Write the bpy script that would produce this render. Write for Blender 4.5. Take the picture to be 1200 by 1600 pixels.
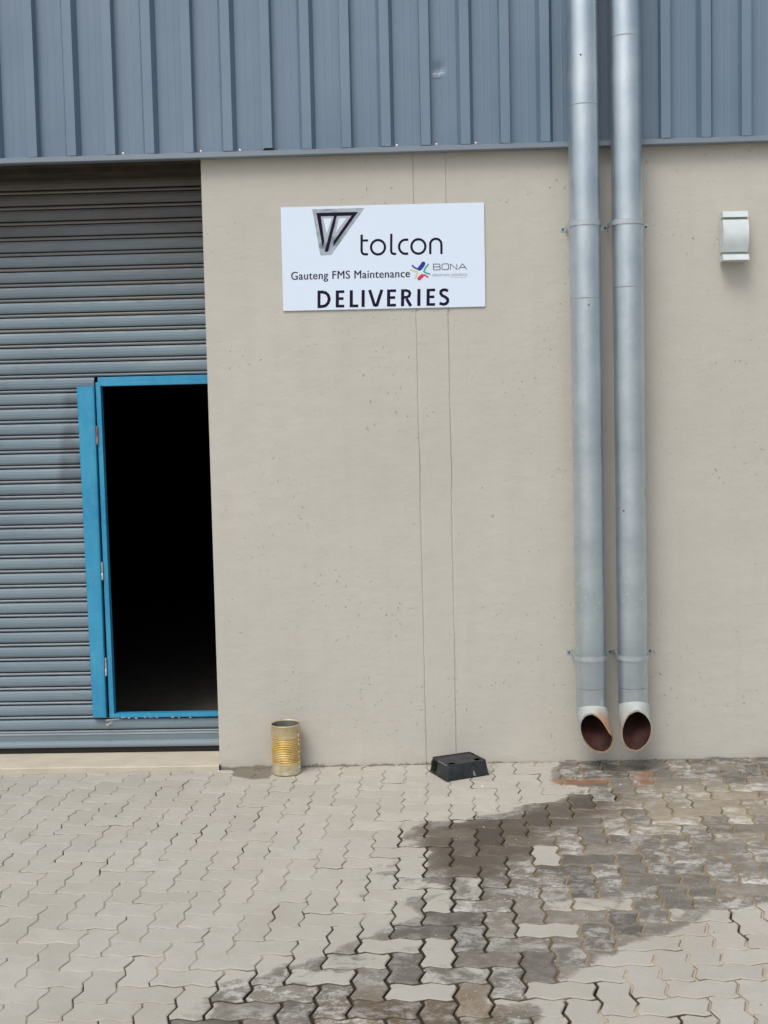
import bpy, math, random
from mathutils import Vector, Matrix, noise
random.seed(7)
S = bpy.context.scene
COL = S.collection
for o in list(bpy.data.objects): bpy.data.objects.remove(o)

# ------------------------------------------------------------------ camera
cam_d = bpy.data.cameras.new('camera'); cam = bpy.data.objects.new('camera', cam_d); COL.objects.link(cam)
right = Vector((0.99927121, 0.030994, -0.02228053))
up = Vector((0.02007316, 0.06979303, 0.99735951))
fwd = Vector((-0.03246718, 0.99707989, -0.06912001))
M = Matrix((right, up, -fwd)).transposed().to_4x4()
M.translation = Vector((0, -6.32832, 1.77734))
cam.matrix_world = M
cam_d.sensor_fit = 'HORIZONTAL'; cam_d.sensor_width = 36.0
cam_d.lens = 1905.3 * 36.0 / 1200.0
cam_d.clip_end = 500
S.camera = cam
S.render.resolution_x = 768; S.render.resolution_y = 1024

# ------------------------------------------------------------------ sky, sun, exposure
EL, AZ = math.radians(56), math.radians(-26)      # sun high, in front of the wall, a little to the left
w = bpy.data.worlds.new("World"); S.world = w; w.use_nodes = True
nt = w.node_tree; nt.nodes.clear()
sky = nt.nodes.new('ShaderNodeTexSky'); sky.sky_type = 'NISHITA'; sky.sun_disc = False
sky.sun_elevation = EL; sky.sun_rotation = math.radians(180) + AZ * -1
sky.air_density = 1.0; sky.dust_density = 4.0; sky.ozone_density = 1.0
hsv = nt.nodes.new('ShaderNodeHueSaturation'); hsv.inputs['Saturation'].default_value = 0.62
bg = nt.nodes.new('ShaderNodeBackground'); bg.inputs['Strength'].default_value = 0.140
out = nt.nodes.new('ShaderNodeOutputWorld')
nt.links.new(sky.outputs[0], hsv.inputs['Color']); nt.links.new(hsv.outputs[0], bg.inputs['Color'])
nt.links.new(bg.outputs[0], out.inputs['Surface'])
sd = bpy.data.lights.new('sun', 'SUN'); sd.energy = 1.22; sd.angle = math.radians(24); sd.color = (1.0, .96, .90)
sun = bpy.data.objects.new('sun', sd); COL.objects.link(sun)
sdir = Vector((math.sin(AZ) * math.cos(EL), -math.cos(AZ) * math.cos(EL), math.sin(EL)))   # towards the sun
sun.rotation_euler = sdir.to_track_quat('Z', 'Y').to_euler()
sun.location = (-4, -8, 10)
S.view_settings.view_transform = 'Standard'; S.view_settings.look = 'None'
S.view_settings.exposure = 0.08; S.view_settings.gamma = 1.0; S.view_settings.use_curve_mapping = False

# ------------------------------------------------------------------ helpers
class MB:
    def __init__(s): s.v = []; s.f = []; s.sm = []
    def add(s, vs, fs, smooth=False):
        n = len(s.v); s.v += [tuple(p) for p in vs]; s.f += [tuple(i + n for i in f) for f in fs]; s.sm += [smooth] * len(fs)
    def box(s, x0, x1, y0, y1, z0, z1):
        s.add([(x0, y0, z0), (x1, y0, z0), (x1, y1, z0), (x0, y1, z0), (x0, y0, z1), (x1, y0, z1), (x1, y1, z1), (x0, y1, z1)],
              [(0, 3, 2, 1), (4, 5, 6, 7), (0, 1, 5, 4), (1, 2, 6, 5), (2, 3, 7, 6), (3, 0, 4, 7)])
    def rings(s, rings, closed=True, caps=(False, False), smooth=True):
        n = len(rings[0]); vs = [p for r in rings for p in r]; fs = []
        for a in range(len(rings) - 1):
            for i in range(n if closed else n - 1):
                j = (i + 1) % n
                fs.append((a * n + i, a * n + j, (a + 1) * n + j, (a + 1) * n + i))
        s.add(vs, fs, smooth)
        if caps[0]: s.add(rings[0], [tuple(reversed(range(n)))])
        if caps[1]: s.add(rings[-1], [tuple(range(n))])
    def build(s, name, mat, parent=None, bevel=0, label=None, seg=2):
        me = bpy.data.meshes.new(name); me.from_pydata(s.v, [], s.f); me.update()
        me.polygons.foreach_set('use_smooth', s.sm)
        me.materials.append(mat)
        o = bpy.data.objects.new(name, me); COL.objects.link(o)
        if parent: o.parent = parent
        if bevel:
            b = o.modifiers.new('bevel', 'BEVEL'); b.width = bevel; b.segments = seg; b.limit_method = 'ANGLE'; b.angle_limit = math.radians(40)
        if label: o['label'] = label
        return o
def empty(name, loc=(0, 0, 0), rot=(0, 0, 0)):
    o = bpy.data.objects.new(name, None); COL.objects.link(o); o.location = loc; o.rotation_euler = rot; o.empty_display_size = .1
    return o
def tag(o, label=None, cat=None, group=None, kind=None):
    if label: o['label'] = label
    if cat: o['category'] = cat
    if group: o['group'] = group
    if kind: o['kind'] = kind
    return o
def solidify(o, t, off=-1):
    m = o.modifiers.new('solid', 'SOLIDIFY'); m.thickness = t; m.offset = off; return m

# ------------------------------------------------------------------ material helpers
class NT:
    def __init__(s, name, rough=.8, metal=0.0, spec=.3):
        s.m = bpy.data.materials.new(name); s.m.use_nodes = True; s.t = s.m.node_tree
        s.b = s.t.nodes['Principled BSDF']; s.b.inputs['Roughness'].default_value = rough
        s.b.inputs['Metallic'].default_value = metal; s.b.inputs['Specular IOR Level'].default_value = spec
        g = s.t.nodes.new('ShaderNodeTexCoord'); s.co = g.outputs['Object']
    def l(s, a, b): s.t.links.new(a, b)
    def map(s, scale=(1, 1, 1), src=None, loc=(0, 0, 0)):
        n = s.t.nodes.new('ShaderNodeMapping'); n.inputs['Scale'].default_value = scale; n.inputs['Location'].default_value = loc
        s.l(src or s.co, n.inputs['Vector']); return n.outputs[0]
    def noise(s, scale, detail=4, rough=.55, src=None, dist=0):
        n = s.t.nodes.new('ShaderNodeTexNoise'); n.inputs['Scale'].default_value = scale; n.inputs['Detail'].default_value = detail
        n.inputs['Roughness'].default_value = rough; n.inputs['Distortion'].default_value = dist; s.l(src or s.co, n.inputs['Vector']); return n.outputs['Fac']
    def vor(s, scale, src=None, out='Distance', rnd=1, feature='F1'):
        n = s.t.nodes.new('ShaderNodeTexVoronoi'); n.inputs['Scale'].default_value = scale; n.feature = feature
        n.inputs['Randomness'].default_value = rnd; s.l(src or s.co, n.inputs['Vector']); return n.outputs[out]
    def ramp(s, f, stops, interp='LINEAR'):
        n = s.t.nodes.new('ShaderNodeValToRGB'); r = n.color_ramp; r.interpolation = interp
        while len(r.elements) < len(stops): r.elements.new(.5)
        for e, (p, c) in zip(r.elements, stops):
            e.position = p; e.color = (c, c, c, 1) if not isinstance(c, tuple) else (*c, 1)
        s.l(f, n.inputs[0]); return n.outputs[0]
    def math(s, op, a, b=0, c=None, clamp=False):
        n = s.t.nodes.new('ShaderNodeMath'); n.operation = op; n.use_clamp = clamp
        for i, x in enumerate((a, b, c)):
            if x is None: continue
            if isinstance(x, (int, float)): n.inputs[i].default_value = x
            else: s.l(x, n.inputs[i])
        return n.outputs[0]
    def mix(s, f, a, b, mode='MIX'):
        n = s.t.nodes.new('ShaderNodeMix'); n.data_type = 'RGBA'; n.blend_type = mode
        if isinstance(f, (int, float)): n.inputs[0].default_value = f
        else: s.l(f, n.inputs[0])
        for i, x in ((6, a), (7, b)):
            if isinstance(x, tuple): n.inputs[i].default_value = (*x, 1)
            else: s.l(x, n.inputs[i])
        return n.outputs[2]
    def sep(s, src=None):
        n = s.t.nodes.new('ShaderNodeSeparateXYZ'); s.l(src or s.co, n.inputs[0]); return n.outputs
    def attr(s, name):
        n = s.t.nodes.new('ShaderNodeAttribute'); n.attribute_name = name; return n.outputs['Fac']
    def base(s, c):
        if isinstance(c, tuple): s.b.inputs['Base Color'].default_value = (*c, 1)
        else: s.l(c, s.b.inputs['Base Color'])
    def rough(s, f): s.l(f, s.b.inputs['Roughness'])
    def bump(s, h, dist=.002, strength=1.0, prev=None):
        n = s.t.nodes.new('ShaderNodeBump'); n.inputs['Distance'].default_value = dist; n.inputs['Strength'].default_value = strength
        s.l(h, n.inputs['Height'])
        if prev: s.l(prev, n.inputs['Normal'])
        s.l(n.outputs[0], s.b.inputs['Normal']); return n.outputs[0]

# --- painted concrete wall
def mat_wall():
    a = NT('painted_concrete', .85, 0, .25)
    big = a.noise(.9, 4); mid = a.noise(7, 5, .6)
    c = a.mix(a.ramp(big, [(.35, 0.), (.68, 1.)]), (.505, .488, .436), (.545, .528, .478))
    c = a.mix(a.math('MULTIPLY', a.ramp(mid, [(.3, 1.), (.6, 0.)]), .3), c, (.475, .46, .405))
    # faint vertical run marks under the cladding
    z = a.sep()[2]
    st = a.noise(1, 4, .6, a.map((14, 14, .8)))
    c = a.mix(a.math('MULTIPLY', a.ramp(st, [(.52, 0.), (.7, 1.)]), a.ramp(z, [(0, 0.), (.1, .0), (1, .0)]) if 0 else .10), c, (.40, .37, .31))
    # scattered blow holes
    wob = a.t.nodes.new('ShaderNodeMixRGB'); wob.blend_type = 'ADD'; wob.inputs[0].default_value = .035
    nn = a.t.nodes.new('ShaderNodeTexNoise'); nn.inputs['Scale'].default_value = 60; a.l(a.co, nn.inputs['Vector'])
    a.l(a.co, wob.inputs[1]); a.l(nn.outputs['Color'], wob.inputs[2])
    v1 = a.vor(17, a.map((1, 1, .8), wob.outputs[0])); v2 = a.vor(38, a.map((1, 1, .55), wob.outputs[0]))
    mask = a.ramp(a.noise(1.7, 3, .6), [(.49, 0.), (.64, 1.)])
    mask2 = a.ramp(a.noise(2.9, 3, .6, a.map((1, 1, 1), loc=(5, 3, 1))), [(.47, 0.), (.64, 1.)])
    p1 = a.math('MULTIPLY', a.ramp(v1, [(.03, 1.), (.085, 0.)]), mask)
    p2 = a.math('MULTIPLY', a.ramp(v2, [(.05, 1.), (.15, 0.)]), mask2)
    pits = a.math('MAXIMUM', p1, p2)
    c = a.mix(a.math('MULTIPLY', pits, .10), c, (.16, .135, .10))
    # grime in the lowest few centimetres
    lo = a.math('SUBTRACT', .16, a.math('ADD', z, a.math('MULTIPLY', a.noise(6, 4), .22)), clamp=True)
    c = a.mix(a.math('MULTIPLY', lo, 4.0, clamp=True), c, (.38, .34, .26))
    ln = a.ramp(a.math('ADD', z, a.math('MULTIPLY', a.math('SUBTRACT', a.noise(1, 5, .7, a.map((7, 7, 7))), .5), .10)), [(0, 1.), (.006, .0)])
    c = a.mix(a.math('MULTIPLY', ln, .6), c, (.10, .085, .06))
    a.base(c)
    tro = a.noise(1, 4, .5, a.map((8, 8, 15)))
    h = a.math('ADD', a.math('MULTIPLY', tro, .55), a.math('MULTIPLY', a.noise(45, 3), .22))
    h = a.math('ADD', h, a.math('MULTIPLY', a.noise(3, 4), 1.2))
    h = a.math('SUBTRACT', h, a.math('MULTIPLY', pits, .8))
    a.bump(h, .0050, 1.0)
    return a.m
# --- coated steel sheet
def mat_sheet(name, c0, c1, streak=1.0):
    a = NT(name, .42, 0, .9)
    n = a.noise(1.3, 4); s_ = a.noise(1, 5, .6, a.map((30, 30, .7)))
    c = a.mix(a.ramp(n, [(.35, 0.), (.65, 1.)]), c0, c1)
    c = a.mix(a.math('MULTIPLY', a.ramp(s_, [(.45, 0.), (.7, 1.)]), .12 * streak), c, (c1[0] * 1.2, c1[1] * 1.18, c1[2] * 1.12))
    sp = a.vor(26); c = a.mix(a.math('MULTIPLY', a.ramp(sp, [(.03, 1.), (.05, 0.)]), a.ramp(a.noise(3, 2), [(.6, 0.), (.7, 1.)])), c, (.45, .45, .43))
    a.base(c); a.rough(a.ramp(a.noise(9, 4), [(.3, .30), (.7, .46)]))
    a.bump(a.noise(1, 3, .5, a.map((9, 9, 1.6))), .004, .6)
    return a.m
def mat_slat():
    a = NT('shutter_paint', .5, 0, .45)
    x, y, z = a.sep()
    n = a.noise(1, 5, .6, a.map((1.6, 1.6, 3)))
    c = a.mix(a.ramp(n, [(.35, 0.), (.65, 1.)]), (.165, .225, .270), (.200, .265, .310))
    # brown dust on the upper slats, painted darker for soffit shade, thinning raggedly downwards
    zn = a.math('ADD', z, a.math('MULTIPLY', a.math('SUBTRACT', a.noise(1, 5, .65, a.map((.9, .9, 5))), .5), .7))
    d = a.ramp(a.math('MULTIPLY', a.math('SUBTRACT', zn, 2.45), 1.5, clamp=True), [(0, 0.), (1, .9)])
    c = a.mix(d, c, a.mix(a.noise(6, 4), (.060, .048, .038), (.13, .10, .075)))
    # dust on the nosing of every joint
    ph = a.math('FRACT', a.math('DIVIDE', a.math('SUBTRACT', z, .145), .0818))
    rid = a.ramp(ph, [(.72, 0.), (.76, 1.), (.97, 1.), (1.0, 0.)])
    c = a.mix(a.math('MULTIPLY', rid, a.ramp(a.noise(2, 4, .6), [(.3, .35), (.7, .85)])), c, a.mix(a.ramp(a.math('MULTIPLY', a.math('SUBTRACT', z, 2.0), 1.4, clamp=True), [(0, 0.), (.6, 1.)]), (.235, .26, .28), (.27, .245, .225)))
    sm = a.noise(1, 4, .7, a.map((5, 5, 16), loc=(2, 0, 4)), 1.2)
    c = a.mix(a.math('MULTIPLY', a.ramp(sm, [(.60, 0.), (.72, 1.)]), .45), c, (.10, .12, .135))
    gx = a.ramp(a.math('ABSOLUTE', a.math('ADD', a.math('ADD', x, 1.90), a.math('MULTIPLY', a.math('SUBTRACT', z, 1.7), -.10))), [(.05, 1.), (.085, 0.)])
    gz = a.ramp(a.math('ABSOLUTE', a.math('SUBTRACT', z, 1.74)), [(.22, 1.), (.30, 0.)])
    c = a.mix(a.math('MULTIPLY', a.math('MULTIPLY', gx, gz), a.ramp(a.noise(8, 4), [(.35, .2), (.6, .65)])), c, (.085, .105, .125))
    fl = a.vor(30, a.map((1, 1, 1.6))); c = a.mix(a.math('MULTIPLY', a.ramp(fl, [(.04, 1.), (.07, 0.)]), a.ramp(a.noise(2.2, 2), [(.62, 0.), (.68, 1.)])), c, (.6, .6, .58))
    a.base(c); a.rough(a.ramp(a.noise(14, 4), [(.3, .42), (.7, .62)]))
    a.bump(a.noise(1, 3, .5, a.map((3, 3, 14))), .003, .5)
    return a.m
def mat_blue():
    a = NT('blue_paint', .45, 0, .45)
    c = a.mix(a.ramp(a.noise(3, 4), [(.35, 0.), (.65, 1.)]), (.020, .245, .46), (.040, .32, .53))
    c = a.mix(a.math('MULTIPLY', a.ramp(a.noise(28, 5, .7), [(.50, 0.), (.68, 1.)]), .5), c, (.11, .34, .47))
    c = a.mix(a.math('MULTIPLY', a.ramp(a.noise(1, 5, .7, a.map((14, 14, 3))), [(.58, 0.), (.74, 1.)]), .4), c, (.05, .15, .24))
    v = a.vor(35); c = a.mix(a.math('MULTIPLY', a.ramp(v, [(.05, 1.), (.09, 0.)]), a.ramp(a.noise(5, 2), [(.58, 0.), (.66, 1.)])), c, (.45, .36, .30))
    a.base(c); a.bump(a.noise(30, 3), .001, .5); return a.m
def mat_galv():
    a = NT('galvanised_steel', .34, .88, .5)
    v = a.vor(55, a.map((1, 1, .7)), 'Color'); bw = a.t.nodes.new('ShaderNodeRGBToBW'); a.l(v, bw.inputs[0])
    st = a.noise(1, 5, .6, a.map((28, 28, .6))); bl = a.noise(5, 5, .6)
    c = a.mix(a.ramp(bl, [(.35, 0.), (.65, 1.)]), (.50, .58, .63), (.62, .69, .73))
    c = a.mix(a.math('MULTIPLY', bw.outputs[0], .18), c, (.34, .44, .50))
    c = a.mix(a.math('MULTIPLY', a.ramp(st, [(.5, 0.), (.72, 1.)]), .25), c, (.62, .69, .72))
    # white splashes low down
    z = a.sep()[2]
    sp = a.vor(60, a.map((1, 1, .5))); lowm = a.ramp(z, [(0.0, 0.), (.3, 1.), (.62, 1.), (.75, 0.)])
    c = a.mix(a.math('MULTIPLY', a.math('MULTIPLY', a.ramp(sp, [(.1, 1.), (.2, 0.)]), lowm), a.ramp(a.noise(9, 3), [(.52, 0.), (.6, 1.)])), c, (.85, .87, .86))
    a.base(c); a.rough(a.math('ADD', a.ramp(bl, [(.3, .30), (.7, .42)]), a.math('MULTIPLY', bw.outputs[0], .08)))
    a.bump(a.noise(1, 3, .5, a.map((7, 7, 2.2))), .004, .5); return a.m
def mat_shoe():
    a = NT('weathered_outlet', .6, .25, .4)
    x, y, z = a.sep()
    c = a.mix(a.ramp(a.noise(16, 5, .6), [(.35, 0.), (.65, 1.)]), (.36, .40, .39), (.49, .53, .51))
    ru = a.math('MULTIPLY', a.attr('rust'), a.ramp(a.noise(22, 5, .65), [(.25, .5), (.6, 1.)]))
    c = a.mix(ru, c, (.38, .22, .11))
    a.base(c); a.bump(a.noise(40, 3), .0015, .6); return a.m
def mat_simple(name, c0, c1, scale=20, rough=.7, metal=0, bump=.001, spec=.3):
    a = NT(name, rough, metal, spec)
    a.base(a.mix(a.ramp(a.noise(scale, 5, .6), [(.32, 0.), (.68, 1.)]), c0, c1))
    if bump: a.bump(a.noise(scale * 2.5, 4), bump, .7)
    return a.m
def mat_paver():
    a = NT('paver_concrete', .85, 0, .3)
    rnd = a.attr('rnd'); wet = a.attr('wet'); dk = a.attr('dark'); tn = a.attr('tan'); ru = a.attr('rust'); st = a.attr('stain'); br = a.attr('brown')
    c = a.mix(rnd, (.355, .335, .282), (.460, .438, .382))
    c = a.mix(a.math('MULTIPLY', a.ramp(a.noise(2.2, 5, .6), [(.35, 0.), (.65, 1.)]), .6), c, (.455, .445, .405))
    c = a.mix(a.math('MULTIPLY', a.ramp(a.noise(9, 5, .65), [(.45, 0.), (.7, 1.)]), .6), c, (.34, .315, .265))
    c = a.mix(.30, c, a.mix(a.noise(150, 4, .85), (.12, .11, .09), (.80, .77, .70)))
    ds = a.vor(16); c = a.mix(a.math('MULTIPLY', a.ramp(ds, [(.04, 1.), (.09, 0.)]), a.ramp(a.noise(4, 3), [(.60, 0.), (.66, 1.)])), c, (.13, .12, .10))
    # dampness
    n1 = a.math('SUBTRACT', a.noise(8, 5, .65, dist=.6), .5); n2 = a.math('SUBTRACT', a.noise(3, 3), .5)
    wv = a.math('ADD', wet, a.math('ADD', a.math('MULTIPLY', n1, .95), a.math('MULTIPLY', n2, .35)))
    wv = a.math('ADD', wv, a.math('MULTIPLY', a.math('SUBTRACT', rnd, .5), .55))
    wf = a.ramp(wv, [(.45, 0.), (.57, .85), (.9, 1.)])
    wc = a.mix(a.ramp(a.noise(14, 5, .7), [(.3, 0.), (.7, 1.)]), (.105, .092, .072), (.200, .182, .150))
    wc = a.mix(.22, wc, a.mix(a.noise(260, 3, .8), (.04, .04, .03), (.46, .44, .40)))
    wc = a.mix(a.math('MULTIPLY', dk, .80), wc, a.mix(a.noise(11, 4), (.072, .054, .038), (.112, .090, .068)))
    wc = a.mix(a.math('MULTIPLY', tn, .85), wc, a.mix(a.noise(5, 4, .6, a.map((1, 3, 1))), (.235, .195, .140), (.36, .315, .24)))
    wc = a.mix(a.math('MULTIPLY', br, .8), wc, (.17, .125, .075))
    # lime bloom drying out
    ef = a.math('MULTIPLY', a.ramp(a.noise(11, 9, .82, a.map((1, 1.3, 1)), .2), [(.48, 0.), (.58, 1.)]), a.math('SUBTRACT', 1, a.math('MULTIPLY', dk, .9)))
    ef = a.math('MULTIPLY', ef, a.ramp(a.math('ADD', rnd, a.math('MULTIPLY', n2, 1.2)), [(.35, .25), (.65, 1.)]))
    wc = a.mix(a.math('MULTIPLY', ef, .85), wc, (.50, .49, .46))
    sp = a.vor(70); wc = a.mix(a.math('MULTIPLY', a.ramp(sp, [(.10, 1.), (.17, 0.)]), a.ramp(a.noise(7, 3), [(.52, 0.), (.60, .9)])), wc, (.60, .58, .54))
    wc = a.mix(1.0, wc, a.ramp(a.math('FRACT', a.math('MULTIPLY', rnd, 7.3)), [(0, .66), (1, 1.22)]), 'MULTIPLY')
    c = a.mix(wf, c, wc)
    rr = a.math('MULTIPLY', a.ramp(a.math('ADD', ru, a.math('MULTIPLY', n1, 1.5)), [(.40, 0.), (.80, 1.)]), .88)
    c = a.mix(rr, c, a.mix(a.noise(12, 3), (.40, .20, .11), (.12, .05, .035)))
    ss = a.ramp(a.math('ADD', st, a.math('MULTIPLY', n1, .7)), [(.4, 0.), (.6, .85)])
    c = a.mix(ss, c, (.165, .145, .115))
    side = a.attr('side'); rgt = a.attr('right'); crk = a.ramp(a.noise(7, 3, .6), [(.43, 0.), (.56, 1.)])
    jd = a.mix(crk, (.40, .35, .26), (.085, .072, .055))
    jw = a.mix(rgt, a.mix(a.noise(16, 4), (.045, .037, .027), (.15, .12, .085)), a.mix(a.noise(9, 4), (.12, .095, .06), (.36, .30, .20)))
    jd = a.mix(a.math('MULTIPLY', a.attr('open'), .85), jd, a.mix(a.noise(12, 4), (.050, .040, .028), (.16, .13, .09)))
    jc = a.mix(a.ramp(wet, [(.12, 0.), (.40, 1.)]), jd, jw)
    c = a.mix(a.ramp(a.math('ADD', side, a.math('MULTIPLY', n1, .35)), [(.45, 0.), (.68, 1.)]), c, jc)
    a.base(c)
    a.rough(a.math('SUBTRACT', .88, a.math('MULTIPLY', wf, .30)))
    h = a.math('ADD', a.math('MULTIPLY', a.noise(260, 3, .8), .4), a.math('MULTIPLY', a.noise(25, 4), .9))
    a.bump(h, .0014, .8)
    return a.m
def mat_sand():
    a = NT('joint_sand', .95, 0, .1)
    wet = a.attr('wet'); dk = a.attr('dark')
    n = a.noise(30, 5, .7)
    dry = a.mix(n, (.36, .32, .25), (.50, .45, .36))
    damp = a.mix(n, (.20, .165, .105), (.34, .285, .19))
    dark = a.mix(a.ramp(a.noise(9, 3), [(.5, 0.), (.62, 1.)]), (.045, .040, .028), (.05, .055, .022))
    c = a.mix(a.ramp(wet, [(.4, 0.), (.7, 1.)]), dry, damp); c = a.mix(a.ramp(dk, [(.3, 0.), (.6, 1.)]), c, dark)
    c = a.mix(a.ramp(a.attr('deep'), [(.2, 0.), (.6, 1.)]), c, (.050, .042, .030))
    a.base(c); a.bump(a.noise(180, 3), .002, .8); return a.m

WALL = mat_wall()
CLAD = mat_sheet('cladding_paint', (.116, .184, .262), (.146, .216, .296))
FLASH = mat_sheet('flashing_paint', (.16, .20, .25), (.19, .235, .285), .6)
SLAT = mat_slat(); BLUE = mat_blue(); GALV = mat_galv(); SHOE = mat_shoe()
PAVE = mat_paver(); SAND = mat_sand()
SLAB = mat_simple('threshold_concrete', (.50, .45, .36), (.58, .53, .44), 6, .9)
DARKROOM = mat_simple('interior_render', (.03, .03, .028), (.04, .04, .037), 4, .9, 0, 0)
INFLOOR = mat_simple('interior_floor', (.16, .15, .13), (.22, .21, .18), 7, .8)
RUBBER = mat_simple('black_rubber', (.012, .012, .012), (.02, .02, .02), 30, .7)
SCREW = mat_simple('screw_steel', (.10, .10, .10), (.22, .21, .20), 200, .5, .6, 0)
BSTEEL = mat_simple('bare_steel', (.55, .53, .50), (.75, .74, .72), 60, .35, .8, .001)
RUSTIN = mat_simple('rusty_lining', (.018, .008, .007), (.080, .030, .025), 14, .8)

# ------------------------------------------------------------------ lattice of the paving
LX, LY, PHI, A = -0.14626466, -2.10287263, -0.01382232, 0.1125
CP, SP = math.cos(PHI), math.sin(PHI)
GA, GB = 0.01793, 0.0093
def tri(t):
    t = t % 1.0
    if t < .25: return t * 4
    if t < .75: return 2 - t * 4
    return t * 4 - 4
EZ = .082
def lat(X, Y):
    x = (X - EZ * tri(Y)) * A; y = (Y + EZ * tri(X)) * A
    return (LX + x * CP - y * SP, LY + x * SP + y * CP)
def zg(x, y): return GA * y + GB * max(-4.0, min(4.0, x))
wet = [(0.669, 0.02), (0.609, -0.167), (0.584, -0.283), (0.732, -0.458), (0.676, -0.533), (0.579, -0.641), (0.43, -0.723), (0.364, -0.808), (0.216, -0.834), (0.126, -0.898), (-0.011, -0.889), (-0.091, -0.952), (-0.124, -1.08), (-0.062, -1.131), (-0.001, -1.257), (-0.024, -1.365), (-0.013, -1.484), (-0.024, -1.591), (0.067, -1.621), (0.08, -1.704), (-0.03, -1.73), (-0.084, -1.715), (-0.12, -1.799), (-0.047, -1.919), (-0.175, -1.991), (-0.23, -2.075), (-0.351, -2.143), (-0.358, -2.204), (-0.49, -2.287), (-0.553, -2.35), (-0.621, -2.403), (-0.706, -2.471), (-0.7, -2.566), (-0.739, -2.744), (-0.751, -2.976), (0.145, -2.999), (0.295, -2.737), (0.378, -2.649), (0.339, -2.583), (0.178, -2.561), (0.234, -2.495), (0.478, -2.433), (0.539, -2.297), (0.719, -2.196), (0.866, -2.12), (0.954, -2.028), (1.012, -1.926), (1.234, -1.837), (1.412, -1.798), (2.067, -1.6), (2.5, -.8), (2.4, 0.05)]
damp2 = [(-0.271, -1.127), (-0.089, -1.214), (-0.193, -1.392), (-0.295, -1.49), (-0.208, -1.722), (-0.084, -1.696), (-0.176, -1.958), (-0.358, -2.059), (-0.466, -2.134), (-0.391, -2.212), (-0.52, -2.257), (-0.596, -2.349), (-0.676, -2.392), (-0.844, -2.519), (-0.992, -2.678), (-1.03, -2.968), (-0.217, -2.989), (0.064, -1.734), (-0.02, -1.022)]
dark = [(-0.092, -0.935), (0.082, -0.912), (0.26, -0.837), (0.381, -0.774), (0.539, -0.675), (0.707, -0.535), (0.901, -0.47), (1.01, -0.556), (0.839, -0.864), (0.529, -1.055), (0.532, -1.286), (0.334, -1.42), (0.175, -1.74), (0.04, -1.702), (-0.034, -1.4)]
tanz = [(1.016, -0.517), (1.305, -0.458), (1.663, -0.503), (1.9, -0.616), (1.705, -1.202), (1.327, -1.102), (1.054, -1.086), (0.807, -1.071), (0.974, -0.758)]
rust = [(0.60, -0.30), (0.737, -0.300), (0.91, -0.307), (0.861, -0.40), (0.719, -0.41), (0.60, -0.39)]
rust2 = [(1.034, -0.199), (1.134, -0.217), (1.124, -0.405), (1.0, -0.437)]
canst = [(-1.06, 0.014), (-0.996, 0.091), (-0.855, 0.068), (-0.814, -0.072), (-0.824, -0.181), (-0.903, -0.208), (-1.015, -0.124)]
brown = [(0.048, -2.484), (0.234, -2.491), (0.244, -2.637), (0.174, -2.808), (0.041, -2.804), (-0.351, -2.698), (-0.323, -2.536)]
DRYC = {(2, 3), (1, 2), (2, 2), (5, 6), (8, 3), (11, 4), (13, 6), (5, 2), (6, 2), (8, 2), (9, 1), (5, 0), (1, -2), (2, -3), (0, -4), (8, 13), (7, 14), (4, 11), (-1, -2), (-3, -3), (-1, -1)}
def sdf(poly, x, y):
    ins = False; best = 9e9; n = len(poly)
    for i in range(n):
        x0, y0 = poly[i]; x1, y1 = poly[(i + 1) % n]
        if (y0 > y) != (y1 > y) and x < (x1 - x0) * (y - y0) / (y1 - y0) + x0: ins = not ins
        dx, dy = x1 - x0, y1 - y0; t = ((x - x0) * dx + (y - y0) * dy) / (dx * dx + dy * dy + 1e-12); t = max(0, min(1, t))
        d = (x - x0 - t * dx) ** 2 + (y - y0 - t * dy) ** 2
        if d < best: best = d
    d = math.sqrt(best); return d if ins else -d
def sm(d, w_): 
    t = max(0, min(1, .5 + d / (2 * w_))); return t
def fields(x, y):
    if x < -1.5 or y < -3.2 or x > 2.8: return (0, 0, 0, 0, 0, 0)
    w1 = sm(sdf(wet, x, y), .06)
    if w1 < 1: w1 = max(w1, .44 * sm(sdf(damp2, x, y), .12))
    d = sm(sdf(dark, x, y), .09) if w1 > 0 else 0
    t = sm(sdf(tanz, x, y), .15) if x > .6 else 0
    r = max(sm(sdf(rust, x, y), .04), sm(sdf(rust2, x, y), .06)) if y > -.6 and x > .4 else 0
    s_ = sm(sdf(canst, x, y), .04) if x < -.7 and y > -.4 else 0
    b = sm(sdf(brown, x, y), .06) if y < -2.3 else 0
    return (w1, d, t, r, s_, b)

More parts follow.
